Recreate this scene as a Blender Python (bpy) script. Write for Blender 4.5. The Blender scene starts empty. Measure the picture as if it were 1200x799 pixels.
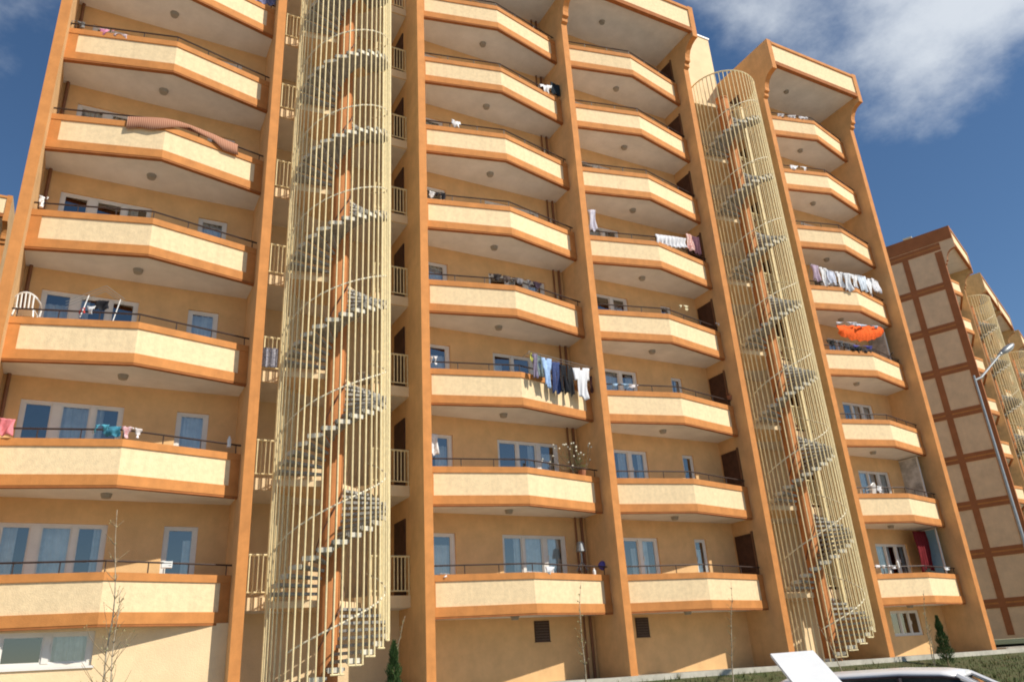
import bpy, bmesh, math, random
from mathutils import Vector, Matrix
random.seed(7)
scene = bpy.context.scene
COL = scene.collection
R = math.radians
PI = math.pi

# ---------------------------------------------------------------- camera
CAM = Vector((-3.1463, -19.2842, 0.0))
YAW, PITCH, ROLL, FPX = 0.5073, 0.396, -0.0627, 919.05
_f0 = Vector((math.sin(YAW), math.cos(YAW), 0)); _r0 = Vector((math.cos(YAW), -math.sin(YAW), 0)); _u0 = Vector((0, 0, 1))
FW = _f0 * math.cos(PITCH) + _u0 * math.sin(PITCH)
_up = -_f0 * math.sin(PITCH) + _u0 * math.cos(PITCH)
RT = _r0 * math.cos(ROLL) + _up * math.sin(ROLL)
UP = -_r0 * math.sin(ROLL) + _up * math.cos(ROLL)
cd = bpy.data.cameras.new('camera'); cam = bpy.data.objects.new('camera', cd); COL.objects.link(cam)
M4 = Matrix((RT, UP, -FW)).transposed().to_4x4(); M4.translation = CAM
cam.matrix_world = M4
cd.sensor_width = 36; cd.lens = FPX / 1200 * 36; cd.clip_end = 3000; cd.clip_start = 0.05
scene.camera = cam
def ray(x, y): return FW + RT * ((x - 600) / FPX) - UP * ((y - 399.5) / FPX)
def atY(x, y, Y):
    d = ray(x, y); return CAM + d * ((Y - CAM.y) / d.y)

# ---------------------------------------------------------------- light
SUND = Vector((0.72, -1.0, 1.06)).normalized()
world = bpy.data.worlds.new('World'); scene.world = world; world.use_nodes = True
nt = world.node_tree; nt.nodes.clear()
def N(t, **k):
    n = nt.nodes.new(t)
    for a, b in k.items(): setattr(n, a, b)
    return n
L = nt.links.new
out = N('ShaderNodeOutputWorld'); bg = N('ShaderNodeBackground'); bg.inputs[1].default_value = 0.088
sky = N('ShaderNodeTexSky', sky_type='NISHITA', sun_disc=False)
sky.sun_elevation = math.asin(SUND.z); sky.sun_rotation = math.atan2(SUND.x, SUND.y)
sky.altitude = 300; sky.air_density = 1.0; sky.dust_density = 0.1; sky.ozone_density = 2.5
tc = N('ShaderNodeTexCoord'); 
nrm = N('ShaderNodeVectorMath', operation='NORMALIZE'); L(tc.outputs['Generated'], nrm.inputs[0])
sep = N('ShaderNodeSeparateXYZ'); L(nrm.outputs[0], sep.inputs[0])
den = N('ShaderNodeMath', operation='ADD'); den.inputs[1].default_value = 0.25; L(sep.outputs[2], den.inputs[0])
dx = N('ShaderNodeMath', operation='DIVIDE'); L(sep.outputs[0], dx.inputs[0]); L(den.outputs[0], dx.inputs[1])
dy = N('ShaderNodeMath', operation='DIVIDE'); L(sep.outputs[1], dy.inputs[0]); L(den.outputs[0], dy.inputs[1])
cmb = N('ShaderNodeCombineXYZ'); L(dx.outputs[0], cmb.inputs[0]); L(dy.outputs[0], cmb.inputs[1])
cmb.inputs[2].default_value = 3.7
noi = N('ShaderNodeTexNoise'); noi.inputs['Scale'].default_value = 3.2; noi.inputs['Detail'].default_value = 9; noi.inputs['Roughness'].default_value = 0.6
L(cmb.outputs[0], noi.inputs['Vector'])
def spot(px, py, size, gain):
    d = ray(px, py).normalized()
    v = N('ShaderNodeVectorMath', operation='DISTANCE'); L(nrm.outputs[0], v.inputs[0]); v.inputs[1].default_value = d
    m = N('ShaderNodeMapRange', interpolation_type='SMOOTHSTEP'); m.inputs['From Min'].default_value = size; m.inputs['From Max'].default_value = 0
    m.inputs['To Min'].default_value = 0; m.inputs['To Max'].default_value = gain
    L(v.outputs['Value'], m.inputs['Value']); return m.outputs[0]
acc = None
for s in ((1060, 0, .30, .34), (1190, 0, .17, .16), (1090, 75, .12, .10), (60, -20, .16, .10), (880, 40, .10, .08), (830, -60, .25, .2), (1190, 405, .05, .10), (-300, 100, .6, .15)):
    o = spot(*s)
    if acc is None: acc = o
    else:
        a = N('ShaderNodeMath', operation='ADD'); L(acc, a.inputs[0]); L(o, a.inputs[1]); acc = a.outputs[0]
sm = N('ShaderNodeMath', operation='ADD'); L(noi.outputs['Fac'], sm.inputs[0]); L(acc, sm.inputs[1])
mr = N('ShaderNodeMapRange', interpolation_type='SMOOTHSTEP'); L(sm.outputs[0], mr.inputs['Value'])
mr.inputs['From Min'].default_value = 0.66; mr.inputs['From Max'].default_value = 1.02; mr.inputs['To Max'].default_value = 0.9
mx = N('ShaderNodeMix', data_type='RGBA'); L(mr.outputs[0], mx.inputs['Factor'])
mx.inputs['B'].default_value = (7.4, 7.9, 8.5, 1)
hs = N('ShaderNodeHueSaturation'); hs.inputs['Saturation'].default_value = 1.12; L(sky.outputs[0], hs.inputs['Color'])
L(hs.outputs[0], mx.inputs['A']); L(mx.outputs['Result'], bg.inputs[0]); L(bg.outputs[0], out.inputs[0])

sd = bpy.data.lights.new('sun', 'SUN'); sun = bpy.data.objects.new('sun', sd); COL.objects.link(sun)
sd.energy = 4.6; sd.angle = R(0.53); sd.color = (1.0, 0.93, 0.80)
sun.rotation_euler = SUND.to_track_quat('Z', 'Y').to_euler()
scene.view_settings.view_transform = 'Standard'; scene.view_settings.look = 'None'
scene.view_settings.exposure = 0.22; scene.view_settings.gamma = 1
scene.render.engine = 'CYCLES'
scene.cycles.filter_width = 1.9; scene.cycles.max_bounces = 6; scene.cycles.transparent_max_bounces = 8

# ---------------------------------------------------------------- materials
MATS = {}
def mat(name, col, rough=0.85, var=0.08, nscale=3.0, bump=0.0, bscale=60.0, metal=0.0, spec=0.3, stain=0.0, col2=None, alpha=None):
    if name in MATS: return MATS[name]
    m = bpy.data.materials.new(name); m.use_nodes = True; t = m.node_tree; b = t.nodes['Principled BSDF']
    b.inputs['Roughness'].default_value = rough; b.inputs['Metallic'].default_value = metal
    b.inputs['Specular IOR Level'].default_value = spec
    g = t.nodes.new('ShaderNodeNewGeometry'); n = t.nodes.new('ShaderNodeTexNoise')
    n.inputs['Scale'].default_value = nscale; n.inputs['Detail'].default_value = 6; n.inputs['Roughness'].default_value = .65
    t.links.new(g.outputs['Position'], n.inputs['Vector'])
    mx = t.nodes.new('ShaderNodeMix'); mx.data_type = 'RGBA'
    c2 = col2 or tuple(c * (1 - 2 * var) for c in col)
    c1 = col if col2 else tuple(min(1, c * (1 + 1.2 * var)) for c in col)
    mx.inputs['A'].default_value = (*c1, 1); mx.inputs['B'].default_value = (*c2, 1)
    r = t.nodes.new('ShaderNodeMapRange'); r.inputs['From Min'].default_value = .35; r.inputs['From Max'].default_value = .65
    t.links.new(n.outputs['Fac'], r.inputs['Value']); t.links.new(r.outputs[0], mx.inputs['Factor'])
    res = mx.outputs['Result']
    if stain:
        mp = t.nodes.new('ShaderNodeMapping'); mp.inputs['Scale'].default_value = (5.0, 5.0, .35)
        t.links.new(g.outputs['Position'], mp.inputs[0])
        n2 = t.nodes.new('ShaderNodeTexNoise'); n2.inputs['Scale'].default_value = 1.0; n2.inputs['Detail'].default_value = 8; n2.inputs['Roughness'].default_value = .7
        t.links.new(mp.outputs[0], n2.inputs['Vector'])
        r2 = t.nodes.new('ShaderNodeMapRange'); r2.inputs['From Min'].default_value = .48; r2.inputs['From Max'].default_value = .75; r2.inputs['To Max'].default_value = stain
        t.links.new(n2.outputs['Fac'], r2.inputs['Value'])
        m2 = t.nodes.new('ShaderNodeMix'); m2.data_type = 'RGBA'; t.links.new(r2.outputs[0], m2.inputs['Factor'])
        t.links.new(res, m2.inputs['A']); m2.inputs['B'].default_value = (*[c * .55 for c in col], 1); res = m2.outputs['Result']
    oi = t.nodes.new('ShaderNodeObjectInfo'); rr_ = t.nodes.new('ShaderNodeMapRange'); rr_.inputs['To Min'].default_value = .93; rr_.inputs['To Max'].default_value = 1.04
    t.links.new(oi.outputs['Random'], rr_.inputs['Value']); hv = t.nodes.new('ShaderNodeHueSaturation'); t.links.new(rr_.outputs[0], hv.inputs['Value']); t.links.new(res, hv.inputs['Color']); res = hv.outputs[0]
    t.links.new(res, b.inputs['Base Color'])
    if bump:
        n3 = t.nodes.new('ShaderNodeTexNoise'); n3.inputs['Scale'].default_value = bscale; n3.inputs['Detail'].default_value = 4
        t.links.new(g.outputs['Position'], n3.inputs['Vector'])
        bp = t.nodes.new('ShaderNodeBump'); bp.inputs['Strength'].default_value = bump; bp.inputs['Distance'].default_value = .02
        t.links.new(n3.outputs['Fac'], bp.inputs['Height']); t.links.new(bp.outputs[0], b.inputs['Normal'])
    MATS[name] = m; return m
ORANGE = mat('orange_paint', (.58, .24, .07), .8, .07, 2.5, .25, 50, stain=.26)
CREAM = mat('cream_stucco', (.84, .65, .40), .9, .05, 9, .35, 38, stain=.26)
TAN = mat('tan_stucco', (.68, .42, .20), .9, .06, 1.6, .4, 45, stain=.24)
WALL = mat('wall_stucco', (.76, .475, .225), .9, .05, 2.0, .4, 45, stain=.10)
SOFFIT = mat('soffit_paint', (.78, .745, .70), .9, .05, 1.2, .2, 30)
LIP_SHADE_BROWN = mat('brown_strip_lip_shade', (.36, .13, .04), .85, .08)  # brown fascia strips; on balconies, painted shade under the lower band
PALE = mat('pale_wall', (.82, .62, .38), .9, .04, 1.5, .4, 45, stain=.10)
YELLOW = mat('cream_metal', (.86, .72, .42), .5, .08, 8)
CONC = mat('concrete', (.36, .345, .31), .9, .15, 6, .4, 40)
COLM = mat('column_orange', (.56, .22, .075), .8, .08, 2, .3, 40)
BLACKR = mat('dark_rail', (.05, .03, .025), .5, .1)
PVC = mat('white_pvc', (.72, .70, .66), .4, .03)
DOOR = mat('dark_door', (.07, .03, .018), .6, .15, 4)
DARK = mat('unlit_room_shade', (.03, .028, .025), .9, .2)  # shade of unlit rooms put into the colour
BEIGE = mat('beige_panel', (.86, .60, .37), .9, .05, 1.5, .3, 40, stain=.1)
BROWN = mat('brown_paint', (.40, .145, .055), .85, .06, 1.5, .2, 40)
SAND = mat('sand_stucco', (.62, .44, .22), .9, .08, 3, .5, 30, stain=.2)
ROOFM = mat('roof_felt', (.18, .17, .16), .95, .1)
METALD = mat('galvanised', (.34, .35, .35), .45, .06, 8, metal=.6)
VENT = mat('vent_brown', (.075, .045, .03), .7, .2, 30)
CURT = mat('curtain_cloth', (.80, .80, .78), .95, .1, 3)
PIPE = mat('brown_pipe', (.22, .10, .05), .6, .1)
GLASS = bpy.data.materials.new('window_glass'); GLASS.use_nodes = True
t = GLASS.node_tree; t.nodes.clear()
o_ = t.nodes.new('ShaderNodeOutputMaterial'); mxs = t.nodes.new('ShaderNodeMixShader'); tr = t.nodes.new('ShaderNodeBsdfTransparent'); gl = t.nodes.new('ShaderNodeBsdfGlossy')
tr.inputs[0].default_value = (.74, .79, .80, 1); gl.inputs[0].default_value = (.98, .95, .90, 1); gl.inputs['Roughness'].default_value = .02
fr = t.nodes.new('ShaderNodeLayerWeight'); fr.inputs[0].default_value = .35
mp_ = t.nodes.new('ShaderNodeMapRange'); mp_.inputs['To Min'].default_value = .17; mp_.inputs['To Max'].default_value = .85
t.links.new(fr.outputs['Fresnel'], mp_.inputs['Value']); t.links.new(mp_.outputs[0], mxs.inputs[0])
t.links.new(tr.outputs[0], mxs.inputs[1]); t.links.new(gl.outputs[0], mxs.inputs[2]); t.links.new(mxs.outputs[0], o_.inputs[0])

# ---------------------------------------------------------------- mesh helpers
class MB:
    def __init__(s): s.v = []; s.f = []; s.m = []
    def face(s, pts, m=0):
        i = len(s.v); s.v += [tuple(p) for p in pts]; s.f.append(tuple(range(i, i + len(pts)))); s.m.append(m)
    def box(s, x0, x1, y0, y1, z0, z1, m=0, mf=None):
        i = len(s.v)
        s.v += [(x0,y0,z0),(x1,y0,z0),(x1,y1,z0),(x0,y1,z0),(x0,y0,z1),(x1,y0,z1),(x1,y1,z1),(x0,y1,z1)]
        for k, q in enumerate(((0,3,2,1),(4,5,6,7),(0,1,5,4),(1,2,6,5),(2,3,7,6),(3,0,4,7))):
            s.f.append(tuple(i + a for a in q)); s.m.append(mf if (mf is not None and k == 2) else m)
    def prism(s, poly, axis, a, b, m=0, edge=None, capa=None):
        """poly: 2D ring; axis 'x': poly=(y,z); 'z': poly=(x,y); 'y': poly=(x,z)"""
        def P(p, h):
            return (h, p[0], p[1]) if axis == 'x' else ((p[0], p[1], h) if axis == 'z' else (p[0], h, p[1]))
        n = len(poly); i = len(s.v)
        s.v += [P(p, a) for p in poly] + [P(p, b) for p in poly]
        s.f.append(tuple(i + k for k in range(n))[::-1]); s.m.append(m if capa is None else capa)
        s.f.append(tuple(i + n + k for k in range(n))); s.m.append(m)
        for k in range(n):
            k2 = (k + 1) % n
            s.f.append((i + k, i + k2, i + n + k2, i + n + k)); s.m.append(edge(poly[k], poly[k2]) if edge else m)
    def tube(s, pts, r, n=6, m=0, r2=None, caps=True):
        pts = [Vector(p) for p in pts]; K = len(pts); i = len(s.v)
        prev = None
        for k, p in enumerate(pts):
            d = (pts[min(k + 1, K - 1)] - pts[max(k - 1, 0)]).normalized()
            if prev is None:
                a = Vector((0, 0, 1)) if abs(d.z) < .9 else Vector((1, 0, 0))
                u = d.cross(a).normalized()
            else: u = (prev - d * prev.dot(d)).normalized()
            prev = u; w = d.cross(u)
            rr = r if r2 is None else r + (r2 - r) * k / (K - 1)
            for j in range(n):
                a = 2 * PI * j / n; s.v.append(tuple(p + (u * math.cos(a) + w * math.sin(a)) * rr))
        for k in range(K - 1):
            for j in range(n):
                j2 = (j + 1) % n
                s.f.append((i + k*n + j, i + k*n + j2, i + (k+1)*n + j2, i + (k+1)*n + j)); s.m.append(m)
        if caps:
            s.f.append(tuple(i + j for j in range(n))[::-1]); s.m.append(m)
            s.f.append(tuple(i + (K-1)*n + j for j in range(n))); s.m.append(m)
    def ribbon(s, pts, ya, yb, z0, z1, m=0):
        ring = [(x, y + ya) for x, y in pts] + [(x, y + yb) for x, y in reversed(pts)]
        s.prism(ring, 'z', z0, z1, m)
    def ellipsoid(s, c, rx, ry, rz, n=10, m=0):
        i = len(s.v); h = n // 2
        for a in range(h + 1):
            t_ = PI * a / h
            for b in range(n):
                p = 2 * PI * b / n
                s.v.append((c[0] + rx*math.sin(t_)*math.cos(p), c[1] + ry*math.sin(t_)*math.sin(p), c[2] + rz*math.cos(t_)))
        for a in range(h):
            for b in range(n):
                b2 = (b + 1) % n
                s.f.append((i + a*n + b, i + (a+1)*n + b, i + (a+1)*n + b2, i + a*n + b2)); s.m.append(m)
    def build(s, name, mats, parent=None, smooth=False, fix=True, loc=None):
        me = bpy.data.meshes.new(name); me.from_pydata(s.v, [], s.f)
        if not isinstance(mats, (list, tuple)): mats = [mats]
        for x in mats: me.materials.append(x)
        for p, k in zip(me.polygons, s.m): p.material_index = k; p.use_smooth = smooth
        if fix:
            bm = bmesh.new(); bm.from_mesh(me); bmesh.ops.recalc_face_normals(bm, faces=bm.faces); bm.to_mesh(me); bm.free()
        o = bpy.data.objects.new(name, me); COL.objects.link(o)
        if parent: o.parent = parent
        if loc is not None: o.location = loc
        return o
def tag(o, label=None, cat=None, group=None, kind=None):
    if label: o['label'] = label
    if cat: o['category'] = cat
    if group: o['group'] = group
    if kind: o['kind'] = kind
    return o
def empty(name, loc, rz=0, **k):
    o = bpy.data.objects.new(name, None); COL.objects.link(o); o.location = loc; o.rotation_euler = (0, 0, rz); return tag(o, **k)
def copy_tree(o, parent=None, loc=None):
    c = o.copy(); COL.objects.link(c); c.parent = parent
    if loc is not None: c.location = loc
    for ch in list(o.children): copy_tree(ch, c)
    return c

# ---------------------------------------------------------------- setting: ground
GZ = -0.42; ROADZ = -1.75
m = MB()
xs = [-1500, -300, -100] + [-60 + 6*i for i in range(31)] + [300, 1500]
ys = [(-1500, ROADZ), (-200, ROADZ), (-8.6, ROADZ), (-8.6, ROADZ + .13), (-7.2, ROADZ + .16), (-5, -1.3), (-3, -.85), (-1.3, -.5), (-1.2, -.47), (3, -.47), (60, -.4), (300, -.4), (1500, -.4)]
GRASSM = mat('lawn', (.055, .075, .022), .95, .3, 2.5, .8, 30, col2=(.10, .085, .04))
YARD_BOUNCE = mat('yard_concrete_bounce', (.44, .40, .34), .9, .15, 4, .5, 80)  # unseen yard, made pale to bounce light up onto the soffits
PAVE = mat('paving', (.40, .36, .30), .9, .12, 3, .4, 30)
for i in range(len(xs) - 1):
    for j in range(len(ys) - 1):
        mm = 1 if j < 2 else (2 if j in (2, 3) else 0)
        a, b = ys[j], ys[j + 1]
        m.face([(xs[i], a[0], a[1]), (xs[i+1], a[0], a[1]), (xs[i+1], b[0], b[1]), (xs[i], b[0], b[1])], mm)
g = m.build('ground', [GRASSM, YARD_BOUNCE, PAVE]); tag(g, kind='structure')
m = MB(); m.box(-9, 31, -1.05, 1.7, -.5, -.36); m.box(-9, 60, -1.2, -1.052, -.55, -.33, 1)
m.box(28.5, 60, .4, 1.6, -.5, -.30)
tag(m.build('paved_strip', [PAVE, mat('kerb_stone', (.5, .47, .40), .9, .1)]), kind='structure')
m = MB(); rnd = random.Random(9)
for i in range(90):
    x = rnd.uniform(9, 34); y = rnd.uniform(-5.5, -1.3); z = -.5 + (y + 1.3)*.2
    for q in range(14):
        a = rnd.uniform(0, 2*PI); h = rnd.uniform(.08, .2); b = .09
        m.face([(x + .012*math.cos(a + 1.5), y + .012*math.sin(a + 1.5), z), (x - .012*math.cos(a + 1.5), y - .012*math.sin(a + 1.5), z), (x + b*math.cos(a), y + b*math.sin(a), z + h)])
tag(m.build('weeds', mat('weed_green', (.13, .17, .05), .8, .3, 2, col2=(.25, .21, .09)), fix=False), 'pale tufts of weeds scattered over the lawn near the kerb', 'weeds', kind='stuff')
# grass blades in the lawn in view
m = MB(); rnd = random.Random(3)
for i in range(14000):
    x = rnd.uniform(8, 40); y = rnd.uniform(-6.5, -1.25)
    z = -.5 + (y + 1.3) * .2 if y > -5 else -1.25 + (y + 5) * .17
    h = rnd.uniform(.03, .09) * (1.6 if math.sin(x*1.3) * math.sin(y*2+x) > .3 else 1); a = rnd.uniform(0, PI); w = .02
    m.face([(x - w*math.cos(a), y - w*math.sin(a), z - .06), (x + w*math.cos(a), y + w*math.sin(a), z - .06), (x + rnd.uniform(-.04, .04), y + rnd.uniform(-.04, .04), z + h)])
tag(m.build('grass', mat('grass_blade', (.07, .11, .03), .8, .3, 1.5, col2=(.16, .14, .06)), fix=False), 'patchy short green lawn sloping up to the foot of the building', 'grass', kind='stuff')

# ---------------------------------------------------------------- apartment block
H = 2.9; ZB = 1.36; PH = 1.05; YE, YA, YW = .577, -.065, 1.6; T = .2525; ROWS = 8; ZR = ZB + 8*H
def fin_poly(back, zbot, ztop):
    return [(back, zbot), (0, zbot), (0, 23.15), (-.10, 23.2), (-.10, 23.38), (-.20, 23.42), (-.20, 23.6), (-.24, 23.75), (-.34, 23.95), (-.50, 24.1), (-.70, 24.18), (-.85, 24.2), (-.85, ztop), (back, ztop)]
def fin_edge(a, b):
    return 1 if (a[0] < .01 and b[0] < .01) else 0
def prow(w): return [(0, YE), (w/2, YA), (w, YE)]

def make_balcony(w, parent, rail=True, lamp=True):
    m = MB(); P = prow(w)
    # slab, parapet body, painted bands
    ring = [(-.02, YW + .1), (-.02, YE + .1), (w/2, YA + .1), (w + .02, YE + .1), (w + .02, YW + .1)]
    m.prism(ring, 'z', 0.0, .30, 1)
    inner = [(.24, YE - (YE-YA)*(.24/(w/2))), (w/2, YA), (w-.24, YE - (YE-YA)*(.24/(w/2)))]
    m.ribbon(P, .0, .13, .01, 1.02, 0)
    m.ribbon(P, -.035, .09, -.05, .0, 3)  # lip in darker orange, stands in for the band's shaded underside
    m.ribbon(P, -.045, .07, .0, .24, 2)
    m.ribbon(P, -.035, .15, .88, PH, 2)
    yl = inner[0][1]
    m.ribbon([P[0], inner[0]], -.02, .05, .241, .879, 2)
    m.ribbon([inner[2], P[2]], -.02, .05, .241, .879, 2)
    b = m.build('balcony', [CREAM, SOFFIT, ORANGE, LIP_SHADE_BROWN], parent)
    if rail:
        m = MB(); zt = PH + .24
        pts = [(0, YE + .06, zt), (w/2, YA + .06, zt), (w, YE + .06, zt)]
        m.tube(pts[:2], .022, 6); m.tube(pts[1:], .022, 6)
        n = 7
        for k in range(n):
            x = .12 + (w - .24) * k / (n - 1); y = YA + (YE - YA) * abs(x - w/2) / (w/2) + .06
            m.tube([(x, y, PH - .02), (x, y, zt)], .014, 5)
        m.build('handrail', BLACKR, b)
    if lamp:
        m = MB(); m.tube([(w*.47, .85, -.10), (w*.47, .85, .01)], .10, 14, r2=.13); m.build('ceiling_lamp', mat('lamp_glass', (.34, .31, .26), .5, .05), b)
    return b

def make_window(w, h, lights, parent, door=False, seed=0, curtain=True):
    """origin lower left on the wall face, looking out to -Y"""
    rnd = random.Random(seed); fw = .065
    m = MB(); y0, y1 = .06, .13
    m.box(0, w, y0, y1, 0, fw); m.box(0, w, y0, y1, h - fw, h)
    edges = [0] + [l[1] for l in lights[:-1]] + [1]
    m.box(0, lights[0][0]*w, y0, y1, fw, h - fw); m.box(lights[-1][1]*w, w, y0, y1, fw, h - fw)
    for a, b in zip(lights[:-1], lights[1:]): m.box(a[1]*w, b[0]*w, y0 - .012, y1, fw, h - fw)
    for a, b in lights:   # sash of each light
        xa, xb = a*w, b*w; s_ = .035
        m.box(xa, xa + s_, y0 + .02, y1 - .01, fw, h - fw); m.box(xb - s_, xb, y0 + .02, y1 - .01, fw, h - fw)
        m.box(xa + s_, xb - s_, y0 + .02, y1 - .01, h - fw - s_, h - fw); m.box(xa + s_, xb - s_, y0 + .02, y1 - .01, fw, fw + s_)
    ha = lights[-1][0]*w + .018; m.box(ha - .012, ha + .012, y0 - .03, y0 + .02, h*.45, h*.45 + .13)
    fr = m.build('balcony_door' if door else 'window', PVC, parent)
    m = MB()
    for a, b in lights: m.face([(a*w + .03, .10, fw), (b*w - .03, .10, fw), (b*w - .03, .10, h - fw), (a*w + .03, .10, h - fw)])
    m.build('pane', GLASS, fr, fix=False)
    if curtain:
        m = MB(); 
        for a, b in lights:
            if rnd.random() < .2: continue
            xa, xb = a*w + .02, b*w - .02
            f = rnd.choice((1, 1, .55, .35)); left = rnd.random() < .5; zt = h - fw - rnd.choice((0.02, 0.02, .25))
            if left: xb = xa + (xb - xa) * f
            else: xa = xb - (xb - xa) * f
            n = max(3, int((xb - xa) / .04)); pr = None
            for k in range(n + 1):
                x = xa + (xb - xa)*k/n; y = .19 + .025*math.sin(k*1.7 + rnd.random())
                if pr: m.face([(pr[0], pr[1], fw), (x, y, fw), (x, y, zt), (pr[0], pr[1], zt)])
                pr = (x, y)
        if m.f: m.build('curtain', CURT, fr, fix=False)
    return fr

def wall_holes(name, x0, x1, z0, z1, y, holes, parent, mt, depth=.2):
    xs_ = sorted({x0, x1, *[h[0] for h in holes], *[h[1] for h in holes]}); zs_ = sorted({z0, z1, *[h[2] for h in holes], *[h[3] for h in holes]})
    m = MB()
    for i in range(len(xs_) - 1):
        for j in range(len(zs_) - 1):
            cx, cz = (xs_[i] + xs_[i+1])/2, (zs_[j] + zs_[j+1])/2
            if any(h[0] < cx < h[1] and h[2] < cz < h[3] for h in holes): continue
            m.face([(xs_[i], y, zs_[j]), (xs_[i+1], y, zs_[j]), (xs_[i+1], y, zs_[j+1]), (xs_[i], y, zs_[j+1])])
    for a, b, c, d in holes:
        for q in (((a,c),(a,d)), ((b,d),(b,c)), ((a,d),(b,d)), ((b,c),(a,c))):
            (p1, q1), (p2, q2) = q
            m.face([(p1, y, q1), (p2, y, q2), (p2, y + depth, q2), (p1, y + depth, q1)])
    return m.build(name, mt, parent, fix=False)

L3 = [(.04, .30), (.39, .67), (.72, .96)]; L2 = [(.05, .48), (.53, .95)]; L1 = [(.12, .88)]; L3b = [(.03, .31), (.35, .63), (.70, .95)]
# per bay: (kind, window specs (offset from the bay's left wall, width, lights, is door, sill height above the balcony soffit))
SPEC = {
 'AB': [(-4.92 + 5.3637, 2.22, L3, False, 1.05), (-1.48 + 5.3637, .78, L1, True, .32)],
 'CD': [(5.30 - 4.8763, .92, L1, True, .32), (7.72 - 4.8763, 2.2, L3b, False, 1.05)],
 'DE': [(11.35 - 10.9065, 2.1, L3b, False, 1.05), (14.98 - 10.9065, .5, L1, False, 1.05)],
 'FG': [(23.97 - 21.5932, 1.85, L3b, False, 1.05)],
}
HEAD = 2.34
def make_block(root, X, bays, main=True, skin=TAN, frontm=ORANGE, wallm=WALL, endgrid=False, rail=True):
    Xend = X[-1] + T
    for i, x in enumerate(X):
        end = i in (0, len(X) - 1)
        back = 12.0 if end else 2.75
        m = MB(); m.prism(fin_poly(back, -.6, 25.85), 'x', x, x + T, 0, fin_edge)
        if endgrid and i == 0: mats = [BEIGE, BROWN]
        else: mats = [skin, frontm]
        m.build('fin_wall', mats, root)
    # roof, rear wall, dark sheet standing in for the shade of unlit rooms
    m = MB(); m.box(X[0] + T, X[-1], 2.9, 12, 24.9, 25.2); m.build('roof', ROOFM, root)
    m = MB(); m.box(X[0] + T, X[-1], 11.8, 12.0, -.6, 25.6); m.build('rear_wall', wallm, root)
    m = MB(); m.box(X[0] + T, X[-1], 3.6, 3.7, -.6, 25.2); m.build('dark_backing', DARK, root)
    for (kind, i) in bays:
        x0, x1 = X[i] + T, X[i+1]; w = x1 - x0
        if kind == 'stair':
            make_gallery(root, x0, x1, wallm, main); continue
        spec = SPEC[kind]
        holes = []
        for k in range(ROWS):
            z = ZB + k*H
            for (o, ww, l, d, s_) in spec: holes.append((x0 + o, x0 + o + ww, z + s_, z + HEAD))
        gy = YW
        if kind == 'AB':   # ground floor pushed out to the parapet line
            gw = wall_holes('ground_wall', x0, x1, -.6, ZB - .0, .48, [(x0 + .1, x0 + 2.68, .60, 1.28)] , root, PALE)
            m = MB(); m.box(x0, x1, .50, YW + .05, ZB - .06, ZB - .03); m.build('ground_ceiling', SOFFIT, root)
            zlow = ZB
            wn = make_window(2.58, .68, [(.03, .30), (.35, .64), (.69, .96)], root, seed=5); wn.location = (x0 + .1, .48, .60)
            m = MB(); m.box(x0 + .05, x0 + 2.73, .44, .56, .55, .598); m.build('sill', PVC, wn).matrix_parent_inverse = Matrix.Translation((-(x0 + .1), -.48, -.60))
        else:
            zlow = -.6
            if kind == 'FG' and main: holes.append((23.92, 25.58, .32, 1.22))
        wall_holes('wall', x0, x1, zlow, ZR + .1, YW, holes, root, wallm)
        if kind == 'FG' and main:
            wn = make_window(1.66, .90, [(.03, .32), (.36, .64), (.68, .96)], root, seed=8, curtain=False); wn.location = (23.92, YW, .32)
        if kind in ('CD', 'DE') and main:
            vx = 8.6 if kind == 'CD' else 12.17
            m = MB(); m.box(vx, vx + .50, YW - .02, YW + .02, .70, 1.26)
            for q in range(7): m.box(vx + .03, vx + .47, YW - .045, YW - .015, .735 + q*.075, .765 + q*.075, 1)
            m.box(vx - .02, vx + .52, YW - .03, YW - .018, .68, .70, 1)
            m.build('vent_grille', [VENT, mat('vent_slat', (.11, .07, .05), .6, .1)], root)
        protos = []
        b0 = None
        for k in range(ROWS):
            if b0 is None:
                b0 = make_balcony(w, root, rail, main); b0.location = (x0, 0, ZB)
            else: copy_tree(b0, root, (x0, 0, ZB + k*H))
            for q, (o, ww, l, d, s_) in enumerate(spec):
                fr = make_window(ww, HEAD - s_, l, root, d, seed=hash((kind == 'AB', kind == 'CD', q, k)) % 9999 + k*13 + i*7, curtain=main)
                fr.location = (x0 + o, YW, ZB + k*H + s_)
            if kind == 'DE':
                m = MB(); m.box(x1 - .035, x1 + .01, .72, 1.52, ZB + k*H + .3, ZB + k*H + 2.42); m.box(x1 - .05, x1, .66, .72, ZB + k*H + .3, ZB + k*H + 2.48, 1)
                m.build('entrance_door', [DOOR, mat('door_trim', (.16, .075, .035), .6, .1)], root)
        # roof slab over the top balcony with its straight fascia
        m = MB()
        m.box(x0, x1, -.70, 2.9, ZR, ZR + .3, 1)
        m.box(x0, x1, -.80, -.70, ZR - .02, ZR + 1.14, 0)
        m.box(x0, x1, -.86, -.68, ZR - .12, ZR + .03, 3); m.box(x0, x1, -.83, -.801, ZR + .07, ZR + .12, 3)
        m.box(x0, x1, -.86, -.66, ZR + 1.08, ZR + 1.22, 2)
        cp = m.build('roof_fascia', [CREAM, SOFFIT, frontm, LIP_SHADE_BROWN], root)
        if main:
            m = MB(); m.tube([(x0 + w*.36, .4, ZR - .09), (x0 + w*.36, .4, ZR + .01)], .10, 14, r2=.13); m.build('ceiling_lamp', MATS['lamp_glass'], cp)

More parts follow.
